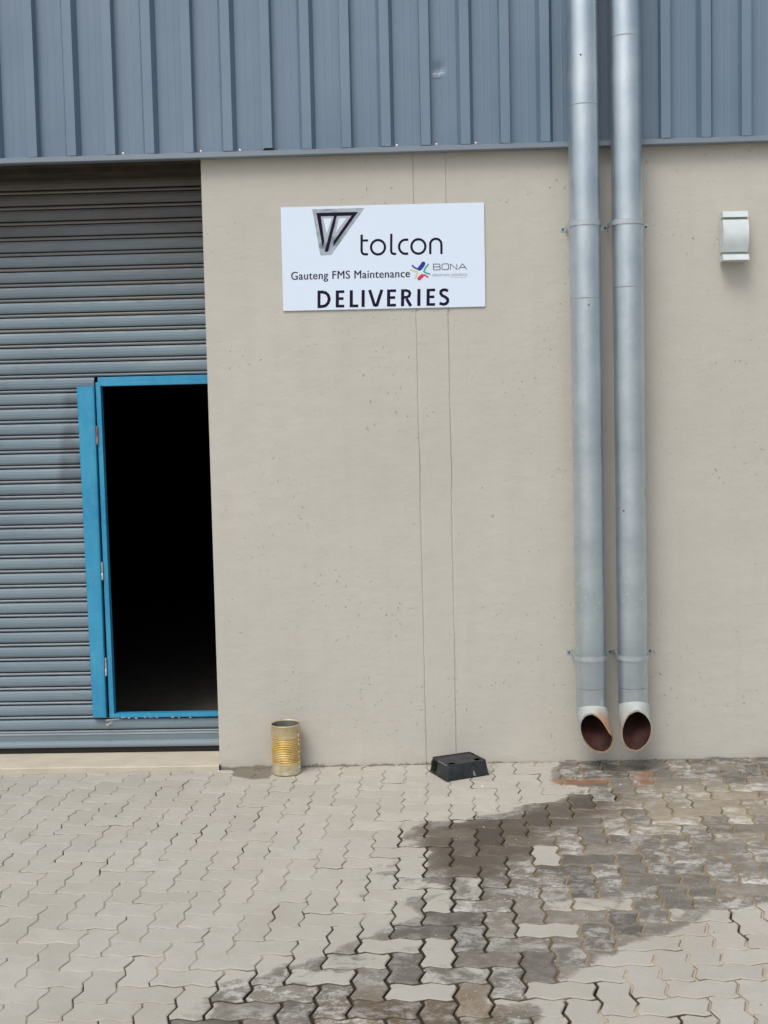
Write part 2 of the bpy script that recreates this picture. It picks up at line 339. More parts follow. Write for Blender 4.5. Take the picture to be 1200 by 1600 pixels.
# ------------------------------------------------------------------ paving (one sheet of interlocking pavers) and its sand bed
def build_paving():
    V = []; F = []; AT = {k: [] for k in ('rnd', 'wet', 'dark', 'tan', 'rust', 'stain', 'brown', 'side', 'right', 'open')}
    rng = random.Random(3)
    for j in range(-36, 20):
        for i in range(-46, 46):
            d = (i - j) % 4
            if d == 0: L, W = 2, 1; ox, oy = i, j; cells = {(i, j), (i + 1, j)}
            elif d == 2: L, W = 1, 2; ox, oy = i, j - 1; cells = {(i, j), (i, j - 1)}
            else: continue
            cx, cy = lat(ox + L / 2, oy + W / 2)
            if cy > .12 or cy < -5.6 or abs(cx) > 4.6: continue
            wc, dc = fields(cx, cy)[:2]
            rnd = rng.random(); dry = bool(cells & DRYC)
            rt = max(0, min(1, (cx - .15) * 2.2)); j0 = .014 + (.020 - .003 * rt) * min(1, max(0, wc * 2 - .25)) + .004 * dc + rng.uniform(-.003, .006)
            opn = max(0, min(1, (cx + .5 - (cy + 1.9) * .6) * 1.6)) * max(0, min(1, (-cy - 1.15) * 1.8)); j0 = max(j0, (.026 + rng.uniform(-.004, .006)) * opn)    # half joint, in lattice units
            us = lambda n: [j0, j0 + .034 + .014 * max(min(1, wc), opn)] + [k * .25 for k in range(1, 4 * n)] + [n - j0 - .034 - .014 * max(min(1, wc), opn), n - j0]
            U, Wv = us(L), us(W)
            jx, jy, jr = rng.uniform(-.007, .007), rng.uniform(-.007, .007), rng.uniform(-.012, .012)
            dz = rng.gauss(0, .0007); tx, ty = rng.gauss(0, .006), rng.gauss(0, .006)
            lim = -.007 if cx > -1.115 else -.024
            n0 = len(V); nu, nv = len(U), len(Wv); ys = []
            for b, vv in enumerate(Wv):
                for a_, uu in enumerate(U):
                    x, y = lat(ox + uu + jx, oy + vv + jy)
                    x, y = x - (y - cy) * jr, y + (x - cx) * jr
                    edge = a_ in (0, nu - 1) or b in (0, nv - 1)
                    ys.append(y); y = min(y, lim)
                    z = zg(x, y) + dz + tx * (x - cx) + ty * (y - cy) - (.0032 + .0022 * max(min(1, wc), opn) if edge else 0) + .0012 * noise.noise(Vector((x * 14, y * 14, 0)))
                    if edge: x += .0022 * noise.noise(Vector((x * 45, y * 45, 3))); y = min(lim, y + .0022 * noise.noise(Vector((x * 70, y * 70, 9))))
                    V.append((x, y, z))
                    f = fields(x, y); ww = f[0]
                    if dry: ww = min(ww, .52)
                    for k, val in zip(('rnd', 'wet', 'dark', 'tan', 'rust', 'stain', 'brown', 'side', 'right', 'open'), (rnd, ww, f[1] if not dry else 0, f[2], f[3], f[4], f[5], .62 + .25 * max(min(1, wc * 1.5), opn) if edge else 0, rt, opn)): AT[k].append(val)
            def ok(q): return min(ys[k] for k in q) < lim
            for b in range(nv - 1):
                for a_ in range(nu - 1):
                    q = (b * nu + a_, b * nu + a_ + 1, (b + 1) * nu + a_ + 1, (b + 1) * nu + a_)
                    if ok(q): F.append(tuple(n0 + k for k in q))
            per = [a_ for a_ in range(nu)] + [b * nu + nu - 1 for b in range(1, nv)] + [(nv - 1) * nu + a_ for a_ in range(nu - 2, -1, -1)] + [b * nu for b in range(nv - 2, 0, -1)]
            m0 = len(V)
            for k in per:
                x, y, z = V[n0 + k]; V.append((x, y, z - .03))
                for kk in AT: AT[kk].append(AT[kk][n0 + k] if kk != 'side' else 1.4)
            for k in range(len(per)):
                k2 = (k + 1) % len(per)
                if ok((per[k], per[k2])): F.append((n0 + per[k2], n0 + per[k], m0 + k, m0 + k2))
    me = bpy.data.meshes.new('paving'); me.from_pydata(V, [], F); me.update()
    for k, vals in AT.items():
        at = me.attributes.new(k, 'FLOAT', 'POINT'); at.data.foreach_set('value', vals)
    me.materials.append(PAVE); o = bpy.data.objects.new('paving', me); COL.objects.link(o)
    o['kind'] = 'structure'; o['label'] = 'zigzag interlocking concrete block paving with a damp patch below the pipes'; o['category'] = 'paving'
    # sand bed
    def line(a, b, st, fa, fb):
        out_ = [fa]; x = a
        while x < b: out_.append(x); x += st
        return out_ + [b, fb]
    xs = line(-2.6, 2.3, .018, -4.5, 4.5); ys = line(-3.1, -.002, .018, -5.4, 0.04)
    V = []; F = []; AT = {'wet': [], 'dark': [], 'deep': []}
    for y in ys:
        for x in xs:
            f = fields(x, min(y, -.02)); wv, dv, tv = f[0], f[1], f[2]
            n = noise.noise(Vector((x * 6.5, y * 6.5, 1.3))); n2 = noise.noise(Vector((x * 1.8, y * 1.8, 5)))
            deep = max(0, min(1, (n * 1.4 + n2 * .9 - .30) * 2.6))
            right = max(0, min(1, (x - .15) * 2.2))
            dd = .0032 + .013 * deep * (1 - .6 * wv)
            dd = max(dd, .010 * dv, .008 * min(1, max(0, (wv - .15) * 2)) * (1 - .75 * right))
            dd = max(dd, (1 - right) * .011 * min(1, max(0, (wv - .08) * 3)))
            edge = max(0, 1 - abs(y + .01) / .03) * max(0, min(1, .6 + noise.noise(Vector((x * 4, 0, 2))) * 2))
            dd = max(dd, .012 * edge)
            V.append((x, y, zg(x, y) - .0015 - dd)); AT['wet'].append(wv); AT['dark'].append(dv)
            AT['deep'].append(max(deep * (1 - wv), min(1, wv * 3) * (1 - right), edge))
    nx = len(xs)
    for b in range(len(ys) - 1):
        for a_ in range(nx - 1): F.append((b * nx + a_, b * nx + a_ + 1, (b + 1) * nx + a_ + 1, (b + 1) * nx + a_))
    me = bpy.data.meshes.new('sand_bed'); me.from_pydata(V, [], F); me.update()
    for k, vals in AT.items():
        at = me.attributes.new(k, 'FLOAT', 'POINT'); at.data.foreach_set('value', vals)
    me.materials.append(SAND); o = bpy.data.objects.new('ground', me); COL.objects.link(o)
    tag(o, 'pale jointing sand between the paving blocks', 'ground', kind='structure')
    # the yard beyond the modelled paving
    g = MB(); R_ = 120
    zf = GA * -5.4; z1, z2 = zf - .0 + GB * -4, zf + GB * 4
    g.add([(-4.5, -5.4, z1 - .004), (4.5, -5.4, z2 - .004), (4.5, 0, GB * 4 - .004), (-4.5, 0, -GB * 4 - .004),
           (-R_, -R_, -.16), (R_, -R_, -.10), (R_, 0, .03), (-R_, 0, -.05), (-4.5, -R_, -.16), (4.5, -R_, -.12)],
          [(4, 8, 0, 3, 7), (8, 9, 1, 0), (9, 5, 6, 2, 1)])
    yard = g.build('yard', mat_simple('yard_concrete', (.36, .34, .29), (.42, .40, .34), 3, .9))
    tag(yard, 'pale concrete yard stretching away in front of the building', 'yard', kind='structure')
build_paving()

# ------------------------------------------------------------------ the building
bld = empty('warehouse_building', (0, 0, 0))
tag(bld, 'warehouse with beige concrete wall, blue-grey ribbed sheeting above and a roller shutter', 'building')
OPR = -1.108          # right edge of the shutter opening
OPL = -4.6
def wall_panel(name, x0, x1, grooves, label):
    rng = random.Random(5)
    pts = [(x0, .30), (x0, .008), (x0 + .008, 0)]
    gi = []
    for g in grooves:
        k = len(pts); pts += [(g - .006, 0), (g - .0025, .0075), (g + .0025, .0075), (g + .006, 0)]; gi.append((k, g))
    pts += [(x1, 0), (x1, .30)]
    zs = [-.35] + [0.0 + .03 * k for k in range(107)] + [3.26]
    zs = [z for z in zs if z <= 3.26]
    mb = MB(); rows = []
    for z in zs:
        row = [list(p) for p in pts]
        for k, g in gi:
            lean = (z / 3.2 - .5) * -.010 if g < .1 else 0
            n1 = .0013 * noise.noise(Vector((g * 9, z * 11, 0))) + .0008 * rng.uniform(-1, 1); dep = max(.0015, .0042 + .004 * noise.noise(Vector((g, z * 2.2, 4))))
            wd = .8 + .7 * noise.noise(Vector((g, z * 3.5, 8)))
            for t, (ox, yy) in enumerate(((-.0075, 0), (-.0014, dep), (.0014, dep), (.0075, 0))):
                row[k + t] = [g + lean + n1 + ox * wd, yy]
        rows.append([(p[0], p[1], z) for p in row])
    mb.rings(rows, closed=False, smooth=False)
    o = mb.build(name, WALL, bld, label=label); return o
wall_panel('wall', OPR, 7.0, [-.0135, .149], 'beige painted concrete wall with two vertical seams')
wall_panel('wall', -7.0, OPL, [], None)
# ribbed cladding
def cladding():
    YR, YP = -.058, -.013
    p = .2005; k0 = int((-6.9 - .072) / p); k1 = int((6.9 - .072) / p)
    xs = []
    for k in range(k0, k1):
        e = .072 + p * k                     # right edge of the rib top
        t = e - .045; sl, sn = (.006, .018)[k % 2], (.006, .018)[(k + 1) % 2]
        nat = [(t - sl, YP), (t, YR), (t + .006, YR), (e - .006, YR), (e, YR), (e + sl, YP)]
        pan0, pan1 = e + sl, e + p - .045 - sn
        w_ = pan1 - pan0
        sw = [(pan0 + w_ * f, YP - (.0006 if g else 0)) for f, g in ((.2, 0), (.35, 0), (.37, 1), (.40, 1), (.42, 0), (.64, 0), (.66, 1), (.69, 1), (.71, 0), (.85, 0))]
        xs += nat + sw
    zs = [3.1925, 3.21] + [3.25 + .05 * i for i in range(5)] + [3.48 + .012 * i for i in range(18)] + [3.75, 3.9, 4.2, 5, 6, 7.0]
    mb = MB(); rows = []
    for z in zs:
        row = []
        for i, (x, y) in enumerate(xs):
            yy = y + .0012 * noise.noise(Vector((x * 3.1, z * 1.7, 0))); zz = z
            r2 = ((x - .118) / .020) ** 2 + ((z - 3.583) / .028) ** 2
            yy += .010 * math.exp(-r2)
            r3 = ((x - .115) / .016) ** 2 + ((z - 3.545) / .010) ** 2
            yy -= .005 * math.exp(-r3)
            if z == 3.1925: zz += .0035 * noise.noise(Vector((x * 9, 0, 0)))
            if z == 3.1925 and abs(x + .745) < .026: zz += .010
            row.append((x, yy, zz))
        rows.append(row)
    mb.rings(rows, closed=False, smooth=False)
    o = mb.build('wall_cladding', CLAD, bld, label='blue-grey ribbed steel sheeting above the concrete wall')
    solidify(o, .0012, 1)
    # fixing screws near the bottom edge
    for k in (-8, -6, -5, -1, 0, 1, 5):
        sc = MB(); x = .072 + p * k + .03; z = 3.205
        ring = lambda r, y: [(x + r * math.cos(a * math.pi / 4), y, z + r * math.sin(a * math.pi / 4)) for a in range(8)]
        sc.rings([ring(.007, YP - .001), ring(.007, YP - .003), ring(.004, YP - .004), ring(.004, YP - .008)], caps=(False, True), smooth=False)
        sc.build('screw', BSTEEL, o)
cladding()
# flashing: lip, soffit
mb = MB()
xs = [-7 + .5 * i for i in range(29)]
prof = [(-.010, 3.1925), (-.058, 3.1895), (-.062, 3.188), (-.0625, 3.166), (-.060, 3.1635), (-.030, 3.1645), (-.004, 3.166)]
mb.rings([[(x, y, z + .0022 * noise.noise(Vector((x * 1.3, 0, 7)))) for y, z in prof] for x in xs], closed=False, smooth=False)
fl = mb.build('flashing', FLASH, bld, label='grey metal drip flashing along the top of the concrete wall'); solidify(fl, .0012, 1)
# lintel and soffit over the opening, side jambs, building core
mb = MB()
mb.box(OPL, OPR, .0, .10, 3.170, 3.40)       # downstand behind the flashing
mb.box(OPL, OPR, .12, .30, 3.145, 3.40)
SOFF = mat_simple('shaded_soffit', (.035, .028, .020), (.07, .055, .042), 8, .9)  # dirty brown, darkened to put the overhang's shade into the colour
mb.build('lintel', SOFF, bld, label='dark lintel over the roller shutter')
for a_, b_ in ((OPR, -1.0), (OPL - .1, OPL + .02)):
    mb = MB(); mb.box(a_, b_, .302, .36, -.2, 3.3); mb.build('shutter_guide', FLASH, bld)
mb = MB()
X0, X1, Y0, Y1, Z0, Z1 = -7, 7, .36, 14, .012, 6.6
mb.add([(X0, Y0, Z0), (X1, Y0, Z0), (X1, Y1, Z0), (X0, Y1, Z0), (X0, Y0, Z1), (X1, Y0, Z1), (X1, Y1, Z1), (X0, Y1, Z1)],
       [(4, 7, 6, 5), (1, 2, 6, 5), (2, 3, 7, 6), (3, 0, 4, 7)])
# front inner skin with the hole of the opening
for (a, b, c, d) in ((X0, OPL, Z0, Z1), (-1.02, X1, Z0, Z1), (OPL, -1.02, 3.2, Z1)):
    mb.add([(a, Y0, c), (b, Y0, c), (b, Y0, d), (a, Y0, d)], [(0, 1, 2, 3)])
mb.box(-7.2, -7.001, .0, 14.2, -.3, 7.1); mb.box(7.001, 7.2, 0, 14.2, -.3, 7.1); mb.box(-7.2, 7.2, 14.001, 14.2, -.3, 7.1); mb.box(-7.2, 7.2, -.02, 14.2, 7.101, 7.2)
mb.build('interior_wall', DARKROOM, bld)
mb = MB(); mb.box(-7, 7, .31, 14, -.2, .0125); mb.build('interior_floor', INFLOOR, bld)
mb = MB()
n = 40; r0 = [(OPL + (OPR - .0002 - OPL) * i / n, -.022 + .004 * noise.noise(Vector((i * .7, 0, 0))), -.10) for i in range(n + 1)]
r1 = [(x, y, .010 + .002 * noise.noise(Vector((x * 5, 0, 3)))) for x, y, z in r0]
r2 = [(x, y + .008, .0145) for x, y, z in r0]; r3 = [(x, .309, .0145) for x, y, z in r0]
mb.rings([r0, r1, r2, r3], closed=False, smooth=False)
mb.build('threshold', SLAB, bld, label='pale concrete threshold under the roller shutter')

# ------------------------------------------------------------------ roller shutter with its wicket door frame
PT = .0818; YS = .27
def slat_profile(z0, z1):
    """(y, z) going up; joint lines at .145 + k*PT"""
    pts = []; k = math.floor((z0 - .145) / PT) - 1
    while .145 + k * PT < z1 + PT:
        z = .145 + k * PT      # top of the joint (upper groove)
        pts += [(YS + .030, z - .0245), (YS + .030, z - .0190), (YS + .002, z - .0182), (YS - .003, z - .012), (YS + .002, z - .0062), (YS + .030, z - .0045), (YS + .030, z + .0010),
                (YS + .001, z + .0025), (YS - .0035, z + .012), (YS - .0055, z + .029), (YS - .0035, z + .045), (YS + .001, z + PT - .0258)]
        k += 1
    out_ = [p for p in pts if z0 < p[1] < z1]
    def yat(z):
        for a, b in zip(pts, pts[1:]):
            if a[1] <= z <= b[1]: return a[0] + (b[0] - a[0]) * (z - a[1]) / max(1e-9, b[1] - a[1])
        return YS
    return [(yat(z0), z0)] + out_ + [(yat(z1), z1)]
rs = MB()
def curtain(x0, x1, z0, z1):
    pr = slat_profile(z0, z1); n = max(1, int((x1 - x0) / .25))
    rows = [[(x0 + (x1 - x0) * i / n, y + .0025 * noise.noise(Vector(((x0 + (x1 - x0) * i / n) * 1.1, z * .9, 2))), z) for y, z in pr] for i in range(n + 1)]
    rs.rings(rows, closed=False, smooth=False)
WL = -1.772; WT = 2.088; WB = .212
curtain(OPL + .01, WL, .128, 3.30)
curtain(WL, -1.03, WT, 3.30)
curtain(WL, -1.03, .128, WB)
sh = rs.build('roller_shutter', SLAT, bld, label='grey-blue slatted steel roller shutter, with dust and painted shade at the top')
solidify(sh, .001, 1)
# bottom rail
mb = MB()
pr = [(YS + .012, .128), (YS - .004, .1255), (YS - .007, .119), (YS - .004, .112), (YS - .002, .100), (YS + .001, .083), (YS - .003, .072), (YS - .010, .066), (YS - .012, .058), (YS - .010, .050), (YS + .014, .048)]
mb.rings([[(OPL + .01, y, z) for y, z in pr], [(-1.03, y, z) for y, z in pr]], closed=False, smooth=False)
br_ = mb.build('bottom_rail', SLAT, sh); solidify(br_, .002, 1)
mb = MB(); mb.box(OPL + .01, -1.03, YS - .004, YS + .016, .0155, .0475); mb.build('rubber_seal', RUBBER, sh, .002)
# hinge post (wide blue strip)
def sweep(prof_bot, prof_top, n=8):
    return [[tuple(a + (b - a) * t / n for a, b in zip(p, q_)) for p, q_ in zip(prof_bot, prof_top)] for t in range(n + 1)]
mb = MB()
def hp(xl, xr, z): return [(xl + .001, .272, z), (xl, .250, z), (xl + .004, .242, z), (xl + .014, .236, z), (xl + .030, .2335, z), (xr - .012, .2335, z), (xr - .002, .236, z), (xr, .242, z), (xr, .272, z)]
mb.rings(sweep(hp(-1.8455, -1.768, .222), hp(-1.864, -1.7665, 2.034)), closed=True, caps=(True, True), smooth=False)
mb.build('hinge_post', BLUE, sh, label='wide bright blue upright strip beside the doorway')
# wicket frame (angle section) left, head, sill, right
mb = MB()
def bar(a0, a1, b0, b1, y0, y1, z0, z1):
    """upright whose left/right edges are a0..a1 at the bottom and b0..b1 at the top"""
    mb.add([(a0, y0, z0), (a1, y0, z0), (a1, y1, z0), (a0, y1, z0), (b0, y0, z1), (b1, y0, z1), (b1, y1, z1), (b0, y1, z1)],
           [(0, 3, 2, 1), (4, 5, 6, 7), (0, 1, 5, 4), (1, 2, 6, 5), (2, 3, 7, 6), (3, 0, 4, 7)])
bar(-1.754, -1.728, -1.761, -1.735, .252, .30, .2355, 2.034)
bar(-1.0750, -1.050, -1.075, -1.050, .252, .30, .2355, 2.034)
mb.box(-1.761, -1.050, .252, .30, 2.0345, 2.056)
mb.box(-1.752, -1.050, .264, .30, 2.0565, 2.083)
mb.box(-1.754, -1.050, .250, .302, .2135, .235)
wf_ = mb.build('door_frame', BLUE, sh, .0015, 'bright blue steel frame round the open wicket doorway')
for z in (.50, 1.03, 1.77):
    mb = MB(); r = .006; x = -1.762
    ring = lambda zz, rr: [(x + rr * math.cos(a * math.pi / 5), .246 + rr * math.sin(a * math.pi / 5), zz) for a in range(10)]
    mb.rings([ring(z - .05, r), ring(z - .012, r), ring(z - .011, r * .8), ring(z - .009, r), ring(z + .05, r)], caps=(True, True))
    mb.build('hinge', BSTEEL if z != 1.77 else mat_simple('primer_red', (.30, .12, .09), (.4, .22, .17), 60, .7), sh)
# bent flap of bare slat metal under the left corner of the doorway
mb = MB()
mb.add([(-1.775, .245, .206), (-1.700, .243, .212), (-1.690, .250, .206), (-1.772, .252, .196)], [(0, 1, 2, 3)])
mb.add([(-1.775, .248, .180), (-1.745, .250, .192), (-1.735, .252, .192), (-1.770, .252, .168)], [(0, 1, 2, 3)])
fl_ = mb.build('torn_metal', BSTEEL, sh, label='bent scrap of bare metal at the corner of the doorway'); solidify(fl_, .001)
# chipped white bits along the sill
rng = random.Random(11); CHIP = mat_simple('chip_white', (.55, .56, .56), (.75, .76, .76), 50, .7)
for k in range(16):
    mb = MB(); x = -1.69 + rng.random() ** 1.6 * .55; z = .2115 + rng.uniform(-.003, .002); w_ = rng.uniform(.006, .020)
    mb.add([(x, .2485, z), (x + w_, .2485, z - .001), (x + w_ * .8, .2485, z + .004), (x + w_ * .2, .2485, z + .003)], [(0, 1, 2, 3)])
    c_ = mb.build('chipped_paint', CHIP, sh); solidify(c_, .0006)

# ------------------------------------------------------------------ downpipes
def downpipe(xb, xt, zk, joints, nrm, rustside, label, screws, dent=None):
    """xb, xt: centre x at z=.33 and z=3.85"""
    root = empty('downpipe', (xb, -.14, zk))
    tag(root, label, 'downpipe', 'galvanised downpipes on the wall')
    N = 40; R = .078; YC = -.14
    cx = lambda z: xb + (xt - xb) * (z - .33) / 3.52
    def ring(z, r): 
        out_ = []
        for k in range(N):
            a = 2 * math.pi * k / N; rr = r + .0010 * noise.noise(Vector((math.cos(a) * 2, math.sin(a) * 2, z * 3 + xb * 9)))
            if dent:
                da = math.atan2(math.sin(a - dent[1]), math.cos(a - dent[1]))
                rr -= .010 * math.exp(-(da / .45) ** 2 - ((z - dent[0]) / .02) ** 2)
            out_.append((cx(z) + rr * math.cos(a), YC + rr * math.sin(a), z))
        return out_
    TH = math.radians(50); s_, c_ = math.sin(TH), math.cos(TH)
    # straight part: from the mitre up; each joint is a sleeve step
    mb = MB()
    def mitre(r):
        out_ = []
        for k in range(N):
            a = 2 * math.pi * k / N; dy = r * math.sin(a)
            out_.append((cx(zk) + r * math.cos(a), YC + dy, zk - dy * math.tan(TH / 2)))
        return out_
    rad = R - .0026; rows = [mitre(R - .0026)]
    z = zk + .06; js = sorted(joints) + [9.9]
    ji = 0
    while z < 6.95:
        if z > js[ji] - .02:
            zj = js[ji]
            up_r = rad + .0004
            rows += [ring(zj - .003, rad), ring(zj - .0002, rad), ring(zj, up_r)]
            rad = up_r; rows.append(ring(zj + .004, rad)); z = zj + .03; ji += 1; continue
        rows.append(ring(z, rad)); z += .012 if dent and abs(z - dent[0]) < .07 else (.06 if z < 4.3 else .4)
    rows.append(ring(6.95, rad))
    mb.rings([[(p[0] - xb, p[1] + .14, p[2] - zk) for p in r] for r in rows])
    o = mb.build('pipe', GALV, root); o.data.materials.clear(); o.data.materials.append(GALV_OFF[0] if 0 else GALV)
    # outlet shoe: outer skin, rim and rusty lining as sub-part
    def shoe_rings(r, flare=0):
        m = [(cx(zk) + r * math.cos(2 * math.pi * k / N), YC + r * math.sin(2 * math.pi * k / N), zk - r * math.sin(2 * math.pi * k / N) * math.tan(TH / 2)) for k in range(N)]
        D = Vector((nrm[2], -s_, -c_)).normalized()
        P0 = Vector((cx(zk), -.252 if xb < .9 else -.262, .22)); Nn = Vector((nrm[0], -1, nrm[1])).normalized()
        outr = []
        for k, p in enumerate(m):
            p = Vector(p); a = 2 * math.pi * k / N
            t = (P0 - p).dot(Nn) / D.dot(Nn)
            t += nrm[3] * math.exp(-((math.atan2(math.sin(a - nrm[4]), math.cos(a - nrm[4]))) / .5) ** 2)
            t += .0035 * noise.noise(Vector((math.cos(a) * 3 + xb * 5, math.sin(a) * 3, 1)))
            outr.append(max(.006, t))
        rows_ = []
        for f in (0, .08, .3, .55, .8, 1.0):
            rows_.append([tuple(Vector(p) + D * (t * f) + Vector((math.cos(2 * math.pi * k / N) * (.0012 if f == 0 else 0), 0, 0))) for k, (p, t) in enumerate(zip(m, outr))])
        return rows_
    O = shoe_rings(R + .0012); I = shoe_rings(R - .0055)
    off = lambda rows_: [[(p[0] - xb, p[1] + .14, p[2] - zk) for p in r] for r in rows_]
    mb = MB(); mb.rings(off(O)); mb.rings(off([O[-1], I[-1]]), smooth=False)
    sh_ = mb.build('outlet_shoe', SHOE, root, label='pale outlet shoe cut open towards the yard')
    at = sh_.data.attributes.new('rust', 'FLOAT', 'POINT'); vals = []
    for r_i in range(len(O) + 2):
        f = (0, .08, .3, .55, .8, 1.0, 1, 1)[r_i]
        for k in range(N):
            a = 2 * math.pi * k / N; front = max(0, math.cos(a - rustside[0])) ** 2
            low = max(0, -math.sin(a) * -1)
            vals.append(min(1, rustside[1] * front * max(0, f * 1.5 - .2) + (.9 * low if f > .9 else .0) + (.3 if r_i >= 6 else 0)))
    at.data.foreach_set('value', vals)
    mb = MB(); up_in = [[((p[0] - cx(zk)) * .94 + cx(zk), (p[1] + .14) * .94 - .14, p[2] + .24) for p in I[0]]]
    mb.rings(off([[tuple(p) for p in up_in[0]]] + I), closed=True); mb.sm = [True] * len(mb.f)
    mb.build('lining', RUSTIN, sh_, label='rust brown inside of the outlet')
    # brackets
    for bi, zb in enumerate((2.765, .586)):
        st = MB(); rb = R + .0022; hw = .013
        prof_ = []
        ear = .026
        cxx = cx(zb)
        sgn = -1 if xb < .9 else 1
        prof_.append((-rb - ear if sgn < 0 else -rb - .002, .1385)); prof_.append((-rb, .1385))
        for k in range(19):
            a = math.pi + math.pi * k / 18; prof_.append((rb * math.cos(a), rb * math.sin(a)))
        prof_.append((rb, .1385)); prof_.append((rb + (.047 if sgn > 0 else .062), .1385))
        def oz(y): return 0
        rows_ = []
        for (px, py) in prof_:
            rows_.append([(px + cxx - xb, py, zb - zk - hw), (px + cxx - xb, py, zb - zk + hw)])
        st.rings(rows_, closed=False, smooth=False)
        b_ = st.build('pipe_bracket', BRK, root); solidify(b_, .0016, 0)
        for ex in ([-rb - ear * .55, rb + .040] if sgn < 0 else [rb + .036]):
            sc = MB(); q_ = lambda r, y: [(cxx - xb + ex + r * math.cos(a * math.pi / 4), y, zb - zk + r * math.sin(a * math.pi / 4)) for a in range(8)]
            sc.rings([q_(.0065, .1375), q_(.0065, .1345), q_(.003, .1325)], caps=(False, True), smooth=False)
            sc.build('screw', SCREW, b_)
    for (a, z) in screws:
        sc = MB(); r = R - .001
        c0 = Vector((cx(z) - xb + r * math.cos(a), r * math.sin(a), z - zk)); n_ = Vector((math.cos(a), math.sin(a), 0)); t_ = Vector((-math.sin(a), math.cos(a), 0)); u_ = Vector((0, 0, 1))
        q_ = lambda rr, h: [tuple(c0 + n_ * h + t_ * rr * math.cos(k * math.pi / 4) + u_ * rr * math.sin(k * math.pi / 4)) for k in range(8)]
        sc.rings([q_(.0045, 0), q_(.0045, .002), q_(.002, .003)], caps=(False, True), smooth=False)
        sc.build('rivet', SCREW, root)
    return root
GALV_OFF = [GALV]
BRK = mat_simple('bracket_steel', (.44, .50, .53), (.55, .61, .64), 40, .45, .6, .0005)
H2 = -math.pi / 2
downpipe(.838, .828, .315, [.43, 2.394, 3.338], (-.34, -.06, .05, .045, H2 + .85), (0.0 + H2 + 1.0, 1.7),
         'left one of two galvanised downpipes, its outlet streaked with rust', [(H2 + .05, 2.36), (H2 - .25, 3.57)])
downpipe(1.050, 1.038, .333, [.43, 2.445, 3.66], (.12, .02, -.02, .012, H2 + .9), (H2 - .9, .25),
         'right one of two galvanised downpipes, with a dent on its edge', [(H2 - .62, 1.335), (H2 + 1.2, 3.62)], (1.41, -.35))

# ------------------------------------------------------------------ sign board
SL, ST_, SW, SH_ = -.7005, 2.9135, 1.040, .526
sg = empty('sign_board', (SL, -.004, ST_), (0, math.radians(.2), 0))
tag(sg, 'white rectangular deliveries sign with company names and logos on the beige wall', 'sign')
SIGNW = NT('sign_white', .35, 0, .5); SIGNW.base((.71, .82, .96))
INK = NT('ink_navy', .6, 0, .12); INK.base((.012, .008, .035))
GREY = NT('ink_grey', .45, 0, .4); GREY.base((.34, .36, .42))
DGREY = NT('ink_dark_grey', .6, 0, .12); DGREY.base((.03, .025, .05))
mb = MB(); mb.box(0, SW, -.004, 0, -SH_, 0); mb.build('panel', SIGNW.m, sg, .0006)
mb = MB(); mb.box(.004, SW - .004, .0002, .0038, -SH_ + .004, -.004); mb.build('backing', FLASH, sg)
def P2(px, py):
    dx, dy = px - 439, py - 324; det = 317 * 161 + 7 * 4
    a = (dx * 161 - dy * 4) / det; b = (317 * dy + 7 * dx) / det
    return (a * SW, -b * SH_)
def flat(mb, pts, y, t=.0006):
    n = len(pts); vs = [(x, y, z) for x, z in pts] + [(x, y + t, z) for x, z in pts]
    ar = sum(pts[i][0] * pts[(i + 1) % n][1] - pts[(i + 1) % n][0] * pts[i][1] for i in range(n))
    fs = [tuple(range(n))] if ar > 0 else [tuple(reversed(range(n)))]
    for i in range(n): fs.append((i, n + i, n + (i + 1) % n, (i + 1) % n) if ar > 0 else (i, (i + 1) % n, n + (i + 1) % n, n + i))
    mb.add(vs, fs)
def stroke(mb, pts, wd, y, close=False, conv=P2, taper=None, roundcap=False):
    pts = [Vector(conv(*p)) for p in pts]; n = len(pts); Lf = []; Rt = []
    for i in range(n):
        if close: d0 = pts[i] - pts[i - 1]; d1 = pts[(i + 1) % n] - pts[i]
        else: d0 = pts[i] - pts[i - 1] if i else pts[1] - pts[0]; d1 = pts[i + 1] - pts[i] if i < n - 1 else d0
        if i == 0 and not close: d0 = d1
        d0 = d0.normalized(); d1 = d1.normalized(); t = (d0 + d1).normalized(); nn = Vector((-t.y, t.x))
        k = 1 / max(.5, nn.dot(Vector((-d0.y, d0.x)))); w_ = wd[i] if isinstance(wd, (list, tuple)) else wd
        Lf.append(pts[i] + nn * (w_ / 2 * k)); Rt.append(pts[i] - nn * (w_ / 2 * k))
    m = n if close else n - 1
    if roundcap and not close:
        for end in (0, -1):
            w_ = wd[end] if isinstance(wd, (list, tuple)) else wd
            d = (pts[0] - pts[1]).normalized() if end == 0 else (pts[-1] - pts[-2]).normalized()
            a0 = math.atan2(d.y, d.x)
            cap = [(pts[end].x + w_ / 2 * math.cos(a0 + math.pi / 2 - math.pi * k / 6), pts[end].y + w_ / 2 * math.sin(a0 + math.pi / 2 - math.pi * k / 6)) for k in range(7)]
            flat(mb, cap, y)
    for i in range(m):
        j = (i + 1) % n
        flat(mb, [tuple(Lf[i]), tuple(Rt[i]), tuple(Rt[j]), tuple(Lf[j])], y)
PX = SW / 317
def arc(cx, cy, rx, ry, a0, a1, n=16): return [(cx + rx * math.cos(math.radians(a0 + (a1 - a0) * i / n)), cy - ry * math.sin(math.radians(a0 + (a1 - a0) * i / n))) for i in range(n + 1)]
